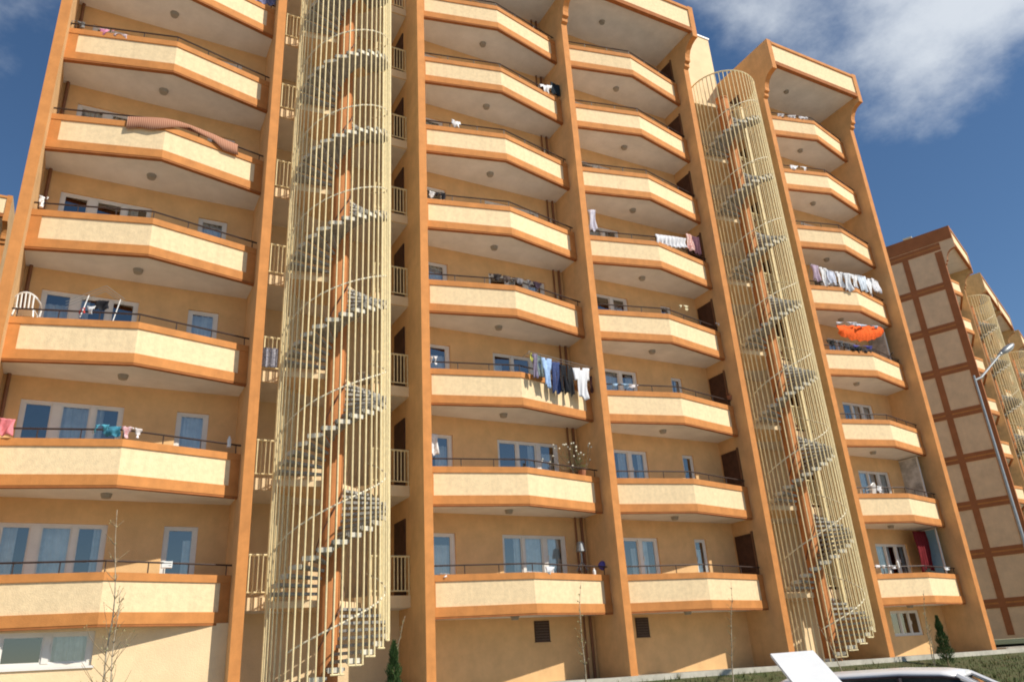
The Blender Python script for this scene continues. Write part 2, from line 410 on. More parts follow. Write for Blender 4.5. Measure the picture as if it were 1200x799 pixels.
SXO, SY, SR = -.2, .30, 1.45      # stair axis offset from the middle of its bay, y, radius
def make_gallery(root, x0, x1, wallm, main):
    xm = (x0 + x1)/2 + SXO; rc = SR + .06; Y0 = 1.05; YB = 2.7
    half = math.sqrt(rc*rc - (Y0 - SY)**2); a0 = math.atan2(Y0 - SY, -half); a1 = math.atan2(Y0 - SY, half)
    arc = [(xm + rc*math.cos(a0 + (a1 - a0)*k/14), SY + rc*math.sin(a0 + (a1 - a0)*k/14)) for k in range(15)]
    ring = [(x0 - .01, YB + .05), (x0 - .01, Y0)] + arc + [(x1 + .01, Y0), (x1 + .01, YB + .05)]
    m = MB(); m.box(x0, x1, YB, YB + .2, -.6, 25.1); m.build('stair_wall', PALE if main else wallm, root)
    m = MB(); m.box(x0 + .01, x1 - .05, YB - .25, YB + .3, 24.2, 28.6); m.box(x0 - .03, x1 - .02, YB - .30, YB + .34, 28.6, 28.68, 1); m.build('roof_tower', [PALE, PVC], root)
    m = MB(); m.box(x0 + .002, x1 - .002, 1.9, YB - .002, -.6, ZB + .297); m.build('ground_wall', PALE if main else wallm, root)
    s0 = None
    for k in range(ROWS):
        z = ZB + .30 + k*H
        if s0 is None:
            m = MB(); m.prism(ring, 'z', 0, .30, 0); s0 = m.build('gallery', [PALE], root, loc=(0, 0, z))
            # soffit skin, 4 mm under the slab
            m = MB(); m.prism([(px, py + (.06 if py < 2 else -.05)) for px, py in ring], 'z', -.004, .01, 0); m.build('gallery_soffit', SOFFIT, s0)
            for xa, xb in ((x0, xm - half), (xm + half, x1)):
                m = MB(); m.tube([(xa, Y0 + .05, 1.3), (xb, Y0 + .05, 1.3)], .028, 6); m.tube([(xa, Y0 + .05, .42), (xb, Y0 + .05, .42)], .02, 6)
                n = max(2, int((xb - xa)/.105))
                for q in range(n + 1):
                    xx = xa + .02 + (xb - xa - .04)*q/n; m.tube([(xx, Y0 + .05, .30 if q in (0, n) else .42), (xx, Y0 + .05, 1.3)], .018, 5)
                m.build('balustrade', YELLOW, s0)
        else: copy_tree(s0, root, (0, 0, z))
        m = MB(); m.box(x1 - .04, x1 + .01, 1.35, 2.2, z + .3, z + 2.35); m.build('entrance_door', DOOR, root)

BLOCKX = [-5.6162, 0, 4.6238, 10.654, 16.7511, 21.3407, 26.996]
blk = empty('apartment_building', (0, 0, 0), label='tall cream and orange apartment block with angled balconies filling the picture', cat='apartment block')
make_block(blk, BLOCKX, [('AB', 0), ('stair', 1), ('CD', 2), ('DE', 3), ('stair', 4), ('FG', 5)])
# rain pipes in the corners of the bays
for px_ in (BLOCKX[3] - .16, ):
    for dxx, r_ in ((0, .045), (-.22, .03)):
        m = MB(); m.tube([(px_ + dxx, YW - .06, -.4), (px_ + dxx, YW - .06, ZR)], r_, 8); m.build('rain_pipe', PIPE, blk)
for px_ in (BLOCKX[0] + T + .12,):
    m = MB(); m.tube([(px_, YW - .06, ZB), (px_, YW - .06, ZR)], .045, 8); m.build('rain_pipe', PIPE, blk)

# second block on the right, seen past the end of the first
b2 = empty('apartment_building', (46.32, 8.24, .60), R(22), label='apartment block at the right edge with a brown gridded side wall', cat='apartment block')
make_block(b2, [0, 5.4, 10.0, 15.9, 21.9, 26.5, 32.2], [('FG2', 0), ('stair', 1), ('CD2', 2), ('CD2', 3), ('stair', 4), ('FG2', 5)] if False else [('FG', 0), ('stair', 1), ('CD', 2), ('CD', 3), ('stair', 4), ('FG', 5)], main=False, skin=SAND, frontm=mat('ochre_front', (.50, .23, .09), .85, .06), wallm=SAND, endgrid=True, rail=False)
m = MB()
for yb in (0.28, 2.35, 4.42, 6.49, 8.56, 10.63):
    if yb > 1: m.box(-.035, 0, yb - .19, yb + .19, -.4, 24.4)
m.box(-.035, 0, .0, .45, -.4, 24.2)
m.build('pilasters', BROWN, b2)
m = MB()
for k in range(0, 9):
    z = 1.38 + k*H
    m.box(-.042, 0, .004, 11.99, z - .26, z - .05); m.box(-.042, 0, .004, 11.99, z + .05, z + .26); m.box(-.030, 0, .004, 11.99, z - .05, z + .05, 1)
m.box(-.046, 0, -.83, 11.99, 24.9, 25.84)
m.build('band_courses', [BROWN, ORANGE], b2)
# third block far behind at the left edge
P3 = atY(17, 235, 27.0)
b3 = empty('apartment_building', (P3.x - 12.3, 27.0, .2), 0, label='distant cream block peeping past the left end of the building', cat='apartment block')
make_block(b3, [0, 5.9, 12.05], [('AB', 0), ('CD', 1)], main=False, rail=False)

# ---------------------------------------------------------------- spiral staircases
A0, NTR, TA = 172, 16, 14.2
FO = .45      # landing level above the balcony soffit
def flight(k):
    """(angle, height) of every tread of the flight that arrives at gallery k"""
    F = ZB + FO + k*H
    if k == 0: return [(40 + 360 - 16*j, F - .172*j, 16) for j in range(13, 0, -1)]
    return [(A0 + TA*i, F - H + (i + 1)*H/(NTR + 1), TA) for i in range(NTR)]
def make_stair(xc, yc, base, label, detail=True, rot=0, origin=None, group=None):
    root = empty('spiral_staircase', (xc, yc, base), rot, label=label, cat='spiral staircase', group=group)
    topz = ZB + .6 + 7*H; off = -base if detail else 0
    G0 = GZ if detail else -.4
    def Z(z): return z - (base if detail else 0)
    m = MB(); m.tube([(0, 0, Z(G0 - .1)), (0, 0, Z(topz + .12))], .27, 24); m.tube([(0, 0, Z(topz + .12)), (0, 0, Z(topz + .17))], .30, 24)
    m.build('central_column', COLM, root)
    # treads
    flights = [(a, z) for k in range(8) for (a, z, d) in flight(k) if z > G0 + .05]
    def tread_mesh(mb, ang, z):
        a0, a1 = R(ang - 1.5), R(ang + 15.5)
        ring = [(0.24*math.cos(a0), 0.24*math.sin(a0)), (1.38*math.cos(a0), 1.38*math.sin(a0)), (1.40*math.cos((a0+a1)/2), 1.40*math.sin((a0+a1)/2)), (1.38*math.cos(a1), 1.38*math.sin(a1)), (0.24*math.cos(a1), 0.24*math.sin(a1))]
        mb.prism(ring, 'z', z - .065, z, 0)
        # white steel nosing plate closing the outer end
        b0, b1 = R(ang), R(ang + 13.5)
        pts = [(1.385*math.cos(b0), 1.385*math.sin(b0)), (1.385*math.cos(b1), 1.385*math.sin(b1)), (1.41*math.cos(b1), 1.41*math.sin(b1)), (1.41*math.cos(b0), 1.41*math.sin(b0))]
        mb.prism(pts, 'z', z - .10, z + .01, 1)
    TM = [CONC, mat('pale_plate', (.66, .62, .52), .6, .1, 9)]
    if detail:
        base_me = MB(); tread_mesh(base_me, 0, 0)
        t0 = base_me.build('tread', TM, root); first = True
        extra = MB()
        vis = flights[-0:]
        for q, (ang, z) in enumerate(flights):
            if q < 100:
                o = t0 if first else t0.copy()
                if not first: COL.objects.link(o); o.parent = root
                first = False
                o.location = (0, 0, Z(z)); o.rotation_euler = (0, 0, R(ang))
            else:
                n0 = len(extra.v); tread_mesh(extra, ang, Z(z))
        if extra.f: tag(extra.build('upper_treads', TM, root), kind='stuff')
    else:
        mb = MB()
        for ang, z in flights: tread_mesh(mb, ang, z)
        mb.build('treads', TM, root)
    # landings: the sector where the flight meets the gallery
    ring = [(.24*math.cos(R(40)), .24*math.sin(R(40)))] + [(1.50*math.cos(R(a)), 1.50*math.sin(R(a))) for a in range(40, 173, 12)] + [(.24*math.cos(R(172)), .24*math.sin(R(172)))]
    m = MB(); m.prism(ring, 'z', -.16, 0, 0); l0 = m.build('landing', PALE, root, loc=(0, 0, Z(ZB + FO)))
    for k in range(1, 8): copy_tree(l0, root, (0, 0, Z(ZB + FO + k*H)))
    # cage bars, two to a tread; their feet step up with the first turn
    bt = Z(topz + .52)
    allb = MB(); ties = MB()
    def foot(ang):
        ang = ang % 360
        best = None
        for (a, z, d) in flight(0):
            if z > G0 + .05 and 0 <= (ang - a) % 360 < d: best = z
        if best is None: best = ZB + FO if 40 <= ang < 172 else G0
        return max(best - .14, G0 - .02)
    for q in range(52):
        ang = 3.5 + q*360/52
        if 62 < ang < 118: continue
        zf = Z(foot(ang)); x, y = SR*math.cos(R(ang)), SR*math.sin(R(ang))
        mb = MB() if detail else allb
        mb.tube([(x, y, zf), (x, y, bt)], .020, 6)
        if detail: mb.build('cage_bar', YELLOW, root)
    for (a, z, d) in flight(0):
        zf = max(z - .14, G0 - .02)
        if zf < G0 + .1: continue
        a_ = R(a + 2); b_ = R(a + d - 2)
        tb = MB() if detail else allb
        tb.tube([(SR*math.cos(a_), SR*math.sin(a_), Z(zf)), (SR*math.cos(b_), SR*math.sin(b_), Z(zf))], .022, 6)
        if detail: tb.build('cage_foot', YELLOW, root)
    for zz in [bt]:
        pts = [(SR*math.cos(R(a)), SR*math.sin(R(a)), zz) for a in range(0, 361, 10)]
        ties.tube(pts, .03, 6, caps=False)
    ties.build('cage_ring', YELLOW, root)
    if not detail: allb.build('cage', YELLOW, root)
    # stout post at the landing edge
    m = MB(); a = R(12); zf = Z(ZB + FO - .172 - .35)
    px_, py_ = (SR + .03)*math.cos(a), (SR + .03)*math.sin(a); m.box(px_ - .055, px_ + .055, py_ - .055, py_ + .055, zf, bt + .02); m.build('cage_post', YELLOW, root)
    # handrails following the flight
    for nm, rr, tr, mt in (('handrail', 1.37, .022, mat('pale_metal', (.80, .74, .58), .5, .05)), ('inner_handrail', .36, .018, mat('brown_metal', (.12, .05, .03), .5, .1))):
        for k in range(8):
            pts = [(rr*math.cos(R(a + d/2)), rr*math.sin(R(a + d/2)), Z(z + .88)) for (a, z, d) in flight(k) if z > G0 + .05]
            m = MB(); m.tube(pts, tr, 6); m.build(nm, mt, root)
    return root
s1x = (BLOCKX[1] + T + BLOCKX[2])/2 + SXO; s2x = (BLOCKX[4] + T + BLOCKX[5])/2 + SXO
make_stair(s1x, SY, GZ, 'spiral staircase in a cage of pale bars nearest the camera, left of the middle balconies')
make_stair(s2x, SY, GZ, 'farther spiral staircase in a pale barred cage, right of the middle balconies')
for lx, lab in (((5.4 + T + 10)/2 + SXO, 'caged spiral staircase on the brown gridded block, nearest its side wall'), ((21.9 + T + 26.5)/2 + SXO, 'farthest caged spiral staircase at the right edge of the picture')):
    c, s_ = math.cos(R(22)), math.sin(R(22))
    make_stair(46.32 + lx*c - SY*s_, 8.24 + lx*s_ + SY*c, .60, lab, detail=False, rot=R(22))

#@@OBJECTS
# ---------------------------------------------------------------- trees and shrubs
def gz(x, y):
    if y > -1.3: return -.49
    if y > -3: return -.5 + (y + 1.3)*.206
    if y > -5: return -.85 + (y + 3)*.225
    if y > -7.2: return -1.3 + (y + 5)*.13
    return ROADZ
def sapling(x, y, h, label, seed, spread=.5, stems=1, white=False, leafn=60):
    rnd = random.Random(seed); z0 = gz(x, y)
    root = empty('sapling', (x, y, z0), label=label, cat='young tree', group='bare saplings along the foot of the building')
    tr = MB(); br = MB(); lf = MB()
    for s_ in range(stems):
        p = Vector((rnd.uniform(-.04, .04), 0, -.1)); d = Vector(((s_ - .5)*.10 if stems > 1 else .03, 0, 1)); pts = [p.copy()]
        hh = h*(1 if s_ == 0 else .72)
        n = 16
        for i in range(n):
            d = (d + Vector((rnd.uniform(-.08, .08), rnd.uniform(-.08, .08), 0))).normalized(); p = p + d*(hh/n); pts.append(p.copy())
        tr.tube(pts, .017, 7, r2=.004)
        for i in range(5, n):
            for q in range(3):
                a = rnd.uniform(0, 2*PI); ln = spread*rnd.uniform(.3, 1)*(1.15 - i/n)
                q0 = pts[i]; dd = Vector((math.cos(a)*.9, math.sin(a)*.9, 1.0)).normalized(); bp = [q0.copy()]
                for w in range(4):
                    dd = (dd + Vector((rnd.uniform(-.2, .2), rnd.uniform(-.2, .2), rnd.uniform(-.1, .15)))).normalized(); bp.append(bp[-1] + dd*ln/4)
                br.tube(bp, .0055, 4, r2=.0025)
                for w in range(max(1, leafn // 30)):
                    c = bp[rnd.randint(1, 4)] + Vector((rnd.uniform(-.03, .03),)*3); s2 = .012 if not white else .016
                    u = Vector((rnd.uniform(-1, 1), rnd.uniform(-1, 1), rnd.uniform(-1, 1))).normalized(); v = u.orthogonal().normalized()
                    lf.face([c - u*s2*1.3, c + v*s2*.8, c + u*s2*1.3, c - v*s2*.8])
    tr.build('trunk', mat('pale_bark', (.55, .48, .36), .9, .35, 18, col2=(.26, .20, .13)), root, smooth=True)
    br.build('branches', mat('twig_bark', (.30, .22, .13), .9, .2, 8), root)
    tag(lf.build('buds', mat('bud_green', (.34, .33, .16), .8, .3, 5), root, fix=False), kind='stuff')
    return root
sapling(-2.62, -6, 4.1, 'tall bare two-stemmed sapling in front of the left balconies', 11, 1.0, 2)
sapling(3.02, -1.9, 2.0, 'thin pale stemmed sapling beneath the end of the near spiral stair', 12, .22)
sapling(7.55, -2.5, 2.75, 'slender sapling with pale buds under the middle balcony', 13, .42, 1, True, 120)
sapling(12.05, -2.5, 2.7, 'bare straight sapling in front of the wall under the third balcony column', 14, .42)
sapling(16.6, -2.0, 1.6, 'small pale stemmed sapling between the white board and the parked car', 15, .22)
sapling(20.75, -2.0, 2.35, 'dense pale sapling beside the dark conifer near the ground floor window', 16, .3, 2, True, 60)
sapling(29.5, -1.0, 1.9, 'twiggy sapling in front of the brown gridded side wall', 17, .5, 2)
def conifer(x, y, h, r, label, seed):
    rnd = random.Random(seed); z0 = gz(x, y)
    root = empty('conifer', (x, y, z0), label=label, cat='conifer', group='small conifers in the planting strip')
    m = MB(); m.tube([(0, 0, -.05), (0, 0, h*.8)], .03, 6, r2=.01); m.build('trunk', mat('twig_bark', (.30, .22, .13)), root)
    m = MB()
    for i in range(3800):
        t_ = rnd.random()**.8; rr = r*(1 - t_)**.75*rnd.uniform(.35, 1.05)*(1 + .25*math.sin(t_*23 + seed)); a = rnd.uniform(0, 2*PI)
        c = Vector((rr*math.cos(a), rr*math.sin(a), .06 + t_*h)); u = Vector((math.cos(a)*.5 + rnd.uniform(-.4, .4), math.sin(a)*.5 + rnd.uniform(-.4, .4), 1)).normalized()
        v = u.orthogonal().normalized(); v.rotate(Matrix.Rotation(rnd.uniform(0, PI), 3, u)); L_ = rnd.uniform(.05, .10)
        m.face([c - v*.009, c + v*.009, c + u*L_])
    m.build('crown', mat('conifer_green', (.035, .075, .022), .8, .35, 12, col2=(.07, .12, .03)), root, fix=False)
conifer(3.05, -2.05, 1.28, .24, 'small pointed conifer at the foot of the wall left of the middle balconies', 1)
conifer(21.15, -2.2, 1.40, .26, 'small dark conifer beside the pale sapling at the far end of the lawn', 2)
def shrub(x, y, r, h, label, seed):
    rnd = random.Random(seed); m = MB(); z0 = gz(x, y) if x < 30 else -.5
    for i in range(1500):
        a = rnd.uniform(0, 2*PI); t_ = rnd.random(); rr = r*math.sqrt(rnd.random())*math.sqrt(max(.05, 1 - t_*t_))
        c = Vector((rr*math.cos(a), rr*math.sin(a), t_*h*(1 + .3*math.sin(a*3 + seed)))); u = Vector((rnd.uniform(-1, 1), rnd.uniform(-1, 1), rnd.uniform(0, 1))).normalized(); v = u.orthogonal().normalized()
        m.face([c - v*.02, c + u*.07, c + v*.02, c - u*.03])
    o = m.build('shrub', mat('shrub_green', (.05, .10, .025), .8, .3, 6, col2=(.10, .15, .04)), None, fix=False, loc=(x, y, z0)); tag(o, label, 'shrub', 'low shrubs by the brown gridded wall')
shrub(30.8, .2, .7, .75, 'low green shrub right beside the last fin of the building', 3)
shrub(33.6, .6, .9, .8, 'wide green shrub under the brown gridded wall', 4)
shrub(36.5, 1.2, .9, .95, 'green shrub farthest right under the brown gridded wall', 5)
# ---------------------------------------------------------------- street lamp
PL = CAM + ray(1141, 440)*19.5
lp = empty('street_lamp', (PL.x, PL.y, ROADZ), label='tall grey street lamp with one arm before the right-hand block', cat='street lamp')
hz = PL.z - ROADZ
m = MB(); m.tube([(0, 0, 0), (0, 0, hz)], .05, 12, r2=.028); m.tube([(0, 0, 0), (0, 0, .5)], .12, 12); m.build('pole', METALD, lp)
PH_ = CAM + ray(1172, 415)*21.0 - Vector((PL.x, PL.y, ROADZ)); 
m = MB(); m.tube([(0, 0, hz - .12), (PH_.x*.2, PH_.y*.2, hz + .02), PH_], .028, 8); m.build('arm', METALD, lp)
PE = CAM + ray(1186, 404)*21.3 - Vector((PL.x, PL.y, ROADZ)); dh = (PE - PH_).normalized()
m = MB(); bm_ = []
m.tube([PH_ - dh*.05, PH_ + dh*.12, PH_ + dh*.34, PH_ + dh*.50], .05, 12); 
m.ellipsoid((0, 0, 0), .34, .13, .085, 14)
hd_ = m
m = MB(); m.ellipsoid((0, 0, 0), .34, .13, .085, 16); m.tube([(-.42, 0, 0), (-.25, 0, 0)], .045, 10)
hh = m.build('lamp_head', METALD, lp, smooth=True); hh.location = PH_ + dh*.36; hh.rotation_euler = dh.to_track_quat('X', 'Z').to_euler()
m = MB(); m.ellipsoid((.03, 0, -.035), .25, .10, .065, 14); m.build('lens', mat('lamp_lens', (.6, .6, .55), .2, .02), hh, smooth=True)

# ---------------------------------------------------------------- white board and car
WHITE = mat('white_paint', (.82, .83, .84), .35, .02, 4, spec=.5)
a_ = CAM + ray(903, 769)*7.6; b_ = CAM + ray(953, 765)*7.6
c_ = CAM + ray(985, 799)*7.05; d_ = CAM + ray(925, 799)*7.05
dn = ((c_ - b_) + (d_ - a_))*.5
t0_ = (a_ + b_)*.5; nrm_ = (b_ - a_).cross(dn).normalized()
m = MB(); A = [a_, b_, b_ + dn*3.3, a_ + dn*3.3]
org = t0_.copy()
lo = [p - org for p in A]; i0 = len(m.v); m.v += [tuple(p) for p in lo] + [tuple(p + nrm_*-.03) for p in lo]
m.f += [(0, 1, 2, 3), (7, 6, 5, 4), (0, 4, 5, 1), (1, 5, 6, 2), (2, 6, 7, 3), (3, 7, 4, 0)]; m.m += [0]*6
wb = empty('leaning_board', org, label='plain white board leaning askew beside the white car', cat='board')
m.build('panel', WHITE, wb)
m = MB()
mid = dn*1.5
m.tube([mid - nrm_*-.02, (mid.x + .35, mid.y + .35, ROADZ - org.z)], .02, 8); m.build('prop', METALD, wb)
m = MB(); m.tube([dn*3.1, (dn.x*3.1, dn.y*3.1, ROADZ - org.z)], .02, 8); m.build('prop', METALD, wb)

def car(cx, cy, rz, label):
    root = empty('parked_car', (cx, cy, ROADZ), rz, label=label, cat='car')
    BW = mat('car_paint', (.74, .73, .74), .22, .01, 2, spec=.6); GL = mat('car_glass', (.03, .045, .055), .05, .05, spec=.8); TY = mat('tyre', (.02, .02, .02), .85); BK = mat('black_trim', (.03, .02, .025), .5)
    # side outline: x forward
    low = [(-2.05, .35), (-2.1, .62), (-2.02, .93), (-1.2, .98), (.85, .96), (1.9, .80), (2.08, .62), (2.08, .35)]
    me = MB(); W = .84
    def loft(secs, name, mt, smooth=True, parent=root):
        mb = MB(); n = len(secs[0]); 
        for s_ in secs: mb.v += [tuple(p) for p in s_]
        for k in range(len(secs) - 1):
            for j in range(n - 1):
                mb.f.append((k*n + j, k*n + j + 1, (k+1)*n + j + 1, (k+1)*n + j)); mb.m.append(0)
        mb.f.append(tuple(range(n))); mb.m.append(0); mb.f.append(tuple(range((len(secs)-1)*n, len(secs)*n))[::-1]); mb.m.append(0)
        for k in range(len(secs) - 1): mb.f.append((k*n, (k+1)*n, (k+1)*n + n - 1, k*n + n - 1)); mb.m.append(0)
        return mb.build(name, mt, parent, smooth=smooth)
    secs = []
    for (x, top) in ((-2.08, .80), (-2.0, .93), (-1.5, .97), (-.5, .97), (.9, .96), (1.5, .88), (1.95, .78), (2.08, .60)):
        w = W - (.12 if abs(x) > 2 else (.05 if abs(x) > 1.9 else 0))
        secs.append([(x, -w + .04, .30), (x, -w, .5), (x, -w - .0, .72), (x, -w + .07, top - .03), (x, -w + .2, top), (x, 0, top + .02), (x, w - .2, top), (x, w - .07, top - .03), (x, w, .72), (x, w, .5), (x, w - .04, .30)])
    bd = loft(secs, 'body', BW)
    # greenhouse glass then roof skin above it
    gh = []
    for (x, top, w) in ((-2.0, .96, .74), (-1.78, 1.36, .62), (-.3, 1.405, .62), (.45, 1.37, .62), (1.12, .97, .74)):
        gh.append([(x, -.76 if top < 1 else -.735, .95), (x, -w - .03, (top + .95)/2), (x, -w, top - .04), (x, 0, top - .01), (x, w, top - .04), (x, w + .03, (top + .95)/2), (x, .76 if top < 1 else .735, .95)])
    loft(gh, 'windows', GL)
    rf = []
    for (x, top, w) in ((-1.92, 1.36, .56), (-1.78, 1.40, .62), (-1.2, 1.43, .64), (-.2, 1.445, .645), (.3, 1.42, .64), (.52, 1.385, .60)):
        rf.append([(x, -w - .02, top - .075), (x, -w, top - .035), (x, -w + .12, top - .005), (x, 0, top + .015), (x, w - .12, top - .005), (x, w, top - .035), (x, w + .02, top - .075)])
    loft(rf, 'roof', BW)
    for sgn in (-1, 1):
        m = MB(); m.tube([(-1.93, sgn*.645, 1.31), (-1.1, sgn*.675, 1.345), (-.2, sgn*.675, 1.36), (.35, sgn*.67, 1.335), (.55, sgn*.63, 1.30), (1.12, sgn*.77, .96)], .016, 6); m.build('roof_trim', BK, root)
        m = MB(); m.tube([(.50, sgn*.615, 1.345), (1.14, sgn*.745, .98)], .035, 6); m.build('pillar', BW, root)
        m = MB(); m.tube([(-1.86, sgn*.61, 1.335), (-2.0, sgn*.745, .98)], .045, 6); m.build('pillar', BW, root)
        m = MB(); m.tube([(-.2, sgn*.675, 1.34), (-.18, sgn*.765, .98)], .035, 6); m.build('pillar', BK, root)
        m = MB(); m.ellipsoid((.88, sgn*.92, 1.02), .07, .11, .07, 10); m.build('mirror', BW, root, smooth=True)
        for x in (-1.28, 1.28):
            m = MB(); m.tube([(x, sgn*.68, .30), (x, sgn*.86, .30)], .30, 24); w_ = m.build('wheel', TY, root)
            m = MB(); m.tube([(x, sgn*.84, .30), (x, sgn*.872, .30)], .18, 18); m.build('rim', METALD, w_)
        m = MB(); m.ellipsoid((2.0, sgn*.62, .66), .09, .15, .08, 10); m.build('headlight', mat('lamp_lens', (.6, .6, .55), .2), root, smooth=True)
        m = MB(); m.ellipsoid((-2.05, sgn*.66, .78), .05, .10, .10, 10); m.build('tail_light', mat('red_lens', (.35, .02, .02), .2), root, smooth=True)
car(7.55, -11.35, math.atan2(-1.0, .50), 'white car parked below the camera, only its roof and window tops in the frame')

# ---------------------------------------------------------------- washing and balcony things
BAY = {'AB': 0, 'CD': 2, 'DE': 3, 'FG': 5}
def rail_pt(bay, px, py, off=0.0):
    if bay == 'AB' and py < 60: py -= 8
    elif bay == 'AB' and py < 200: py -= 3
    x0, x1 = BLOCKX[BAY[bay]] + T, BLOCKX[BAY[bay] + 1]; w = x1 - x0; Y = .2
    for _ in range(8):
        p = atY(px, py, Y); Y = YA + (YE - YA)*abs(p.x - x0 - w/2)/(w/2) + off
    return atY(px, py, Y)
CL = {}
def cm(c, c2=None, sc=14):
    k = (c, c2)
    if k not in CL: CL[k] = mat('cloth_%d' % len(CL), c, .95, .12, sc, .3, 90, col2=c2)
    return CL[k]
WH = (.78, .78, .80)
def garment(bay, pa, pb, drop, kind, mt, label, name='garment', cat='washing', off=-.03, seed=1, group='washing hung out on the balconies', thick=.012):
    """pa, pb: photo points of the two ends along the line; drop in metres"""
    A_, B_ = rail_pt(bay, *pa, off), rail_pt(bay, *pb, off); rnd = random.Random(seed)
    d = B_ - A_; w = d.length; n = max(8, int(w/.03)); mm = 12; mb = MB(); org = (A_ + B_)/2
    ph = rnd.uniform(0, 6)
    def pt(u, v, s_):
        p = A_ + d*u; p = p - org
        y = p.y - s_*thick/2 + .034*math.sin(u*w*26 + ph + .8*math.sin(v*3))*(.25 + v) + .03*math.sin(v*5 + ph + u*3) + .012*math.sin(u*w*61 + v*7)
        dz = -drop*v*(1 + .06*math.sin(u*9 + ph))
        return (p.x + .012*math.sin(v*6 + u*9), y, p.z + dz)
    cells = [[True]*mm for _ in range(n)]
    for i in range(n):
        u = (i + .5)/n
        for j in range(mm):
            v = (j + .5)/mm
            if kind == 'shirt' and v > .42 and not .2 < u < .8: cells[i][j] = False
            if kind == 'shirt' and v < .1 and .42 < u < .58: cells[i][j] = False
            if kind == 'trousers' and v > .35 and abs(u - .5) < .07: cells[i][j] = False
            if kind == 'rag' and v > .5 + .5*math.sin(u*7 + ph): cells[i][j] = False
    idx = {}
    def vid(i, j, s_):
        if (i, j, s_) not in idx: idx[(i, j, s_)] = len(mb.v); mb.v.append(pt(i/n, j/mm, s_))
        return idx[(i, j, s_)]
    for i in range(n):
        for j in range(mm):
            if not cells[i][j]: continue
            mb.f.append((vid(i,j,1), vid(i,j+1,1), vid(i+1,j+1,1), vid(i+1,j,1))); mb.m.append(0)
            mb.f.append((vid(i,j,-1), vid(i+1,j,-1), vid(i+1,j+1,-1), vid(i,j+1,-1))); mb.m.append(0)
            for di, dj, e in ((-1,0,((i,j),(i,j+1))), (1,0,((i+1,j+1),(i+1,j))), (0,-1,((i+1,j),(i,j))), (0,1,((i,j+1),(i+1,j+1)))):
                a, b = i + di, j + dj
                if 0 <= a < n and 0 <= b < mm and cells[a][b]: continue
                mb.f.append((vid(*e[0],1), vid(*e[0],-1), vid(*e[1],-1), vid(*e[1],1))); mb.m.append(0)
    o = mb.build(name, mt, None, smooth=True, loc=org); tag(o, label, cat, group); return o
def small(bay, px, py, name, fn, label, cat, off=.05, group=None):
    """a small thing standing on or behind the parapet; fn fills a mesh around the origin (base at 0)"""
    p = rail_pt(bay, px, py, off); mb = MB(); mats = fn(mb)
    o = mb.build(name, mats, None, loc=p, smooth=False); o.scale = (.62,)*3 if name == 'plastic_crate' else (1, 1, 1); tag(o, label, cat, group); return o
# middle balcony, third floor: the long line of clothes
r_ = empty('drying_rack', rail_pt('CD', 655, 428, -.2), label='thin metal drying rack clipped outside the balcony rail under the long row of clothes', cat='drying rack')
A_, B_ = rail_pt('CD', 620, 412, -.32) - r_.location, rail_pt('CD', 694, 431, -.32) - r_.location
for q in (0, .16):
    m = MB(); m.tube([A_ + Vector((0, q, .01)), B_ + Vector((0, q, .01))], .008, 5); m.build('wire', METALD, r_)
for P_ in (A_, B_): m = MB(); m.tube([P_, P_ + Vector((0, .40, -.02))], .012, 5); m.build('bracket', METALD, r_)
row = [((621, 413), (624, 414), .30, 'towel', cm((.42, .42, .10)), 'small yellow-green cloth, leftmost on the long washing line'),
 ((624, 413.5), (628.5, 415), .75, 'towel', cm((.16, .14, .22), (.26, .22, .30)), 'grey-purple top next to the yellow-green cloth on the washing line'),
 ((629, 415), (634, 417), .68, 'trousers', cm((.16, .20, .20)), 'grey-green trousers left of the light blue shirt'),
 ((634.5, 418), (645, 421), .90, 'shirt', cm((.36, .52, .80)), 'light blue shirt on the long washing line'),
 ((645.5, 423), (655, 425), .98, 'trousers', cm((.03, .045, .13), (.06, .09, .22)), 'navy blue trousers right of the light blue shirt'),
 ((655.5, 427), (663, 428.5), .95, 'trousers', cm((.012, .013, .018)), 'black trousers beside the navy ones on the washing line'),
 ((663.5, 428), (671.5, 430), .98, 'shirt', cm((.016, .016, .02), (.03, .03, .03)), 'black top hanging left of the white shirt'),
 ((671.5, 430.5), (690, 432), 1.0, 'shirt', cm(WH, (.66, .67, .72)), 'white shirt at the right end of the long washing line'),
 ((690.5, 440), (693, 441), .55, 'towel', cm((.10, .04, .03)), 'dark brown sock-like cloth after the white shirt')]
for i, (pa, pb, dr, kd, mt_, lb) in enumerate(row): garment('CD', pa, pb, dr, kd, mt_, lb, off=-.32 if i % 2 else -.28, seed=i, group='clothes on the long washing line')
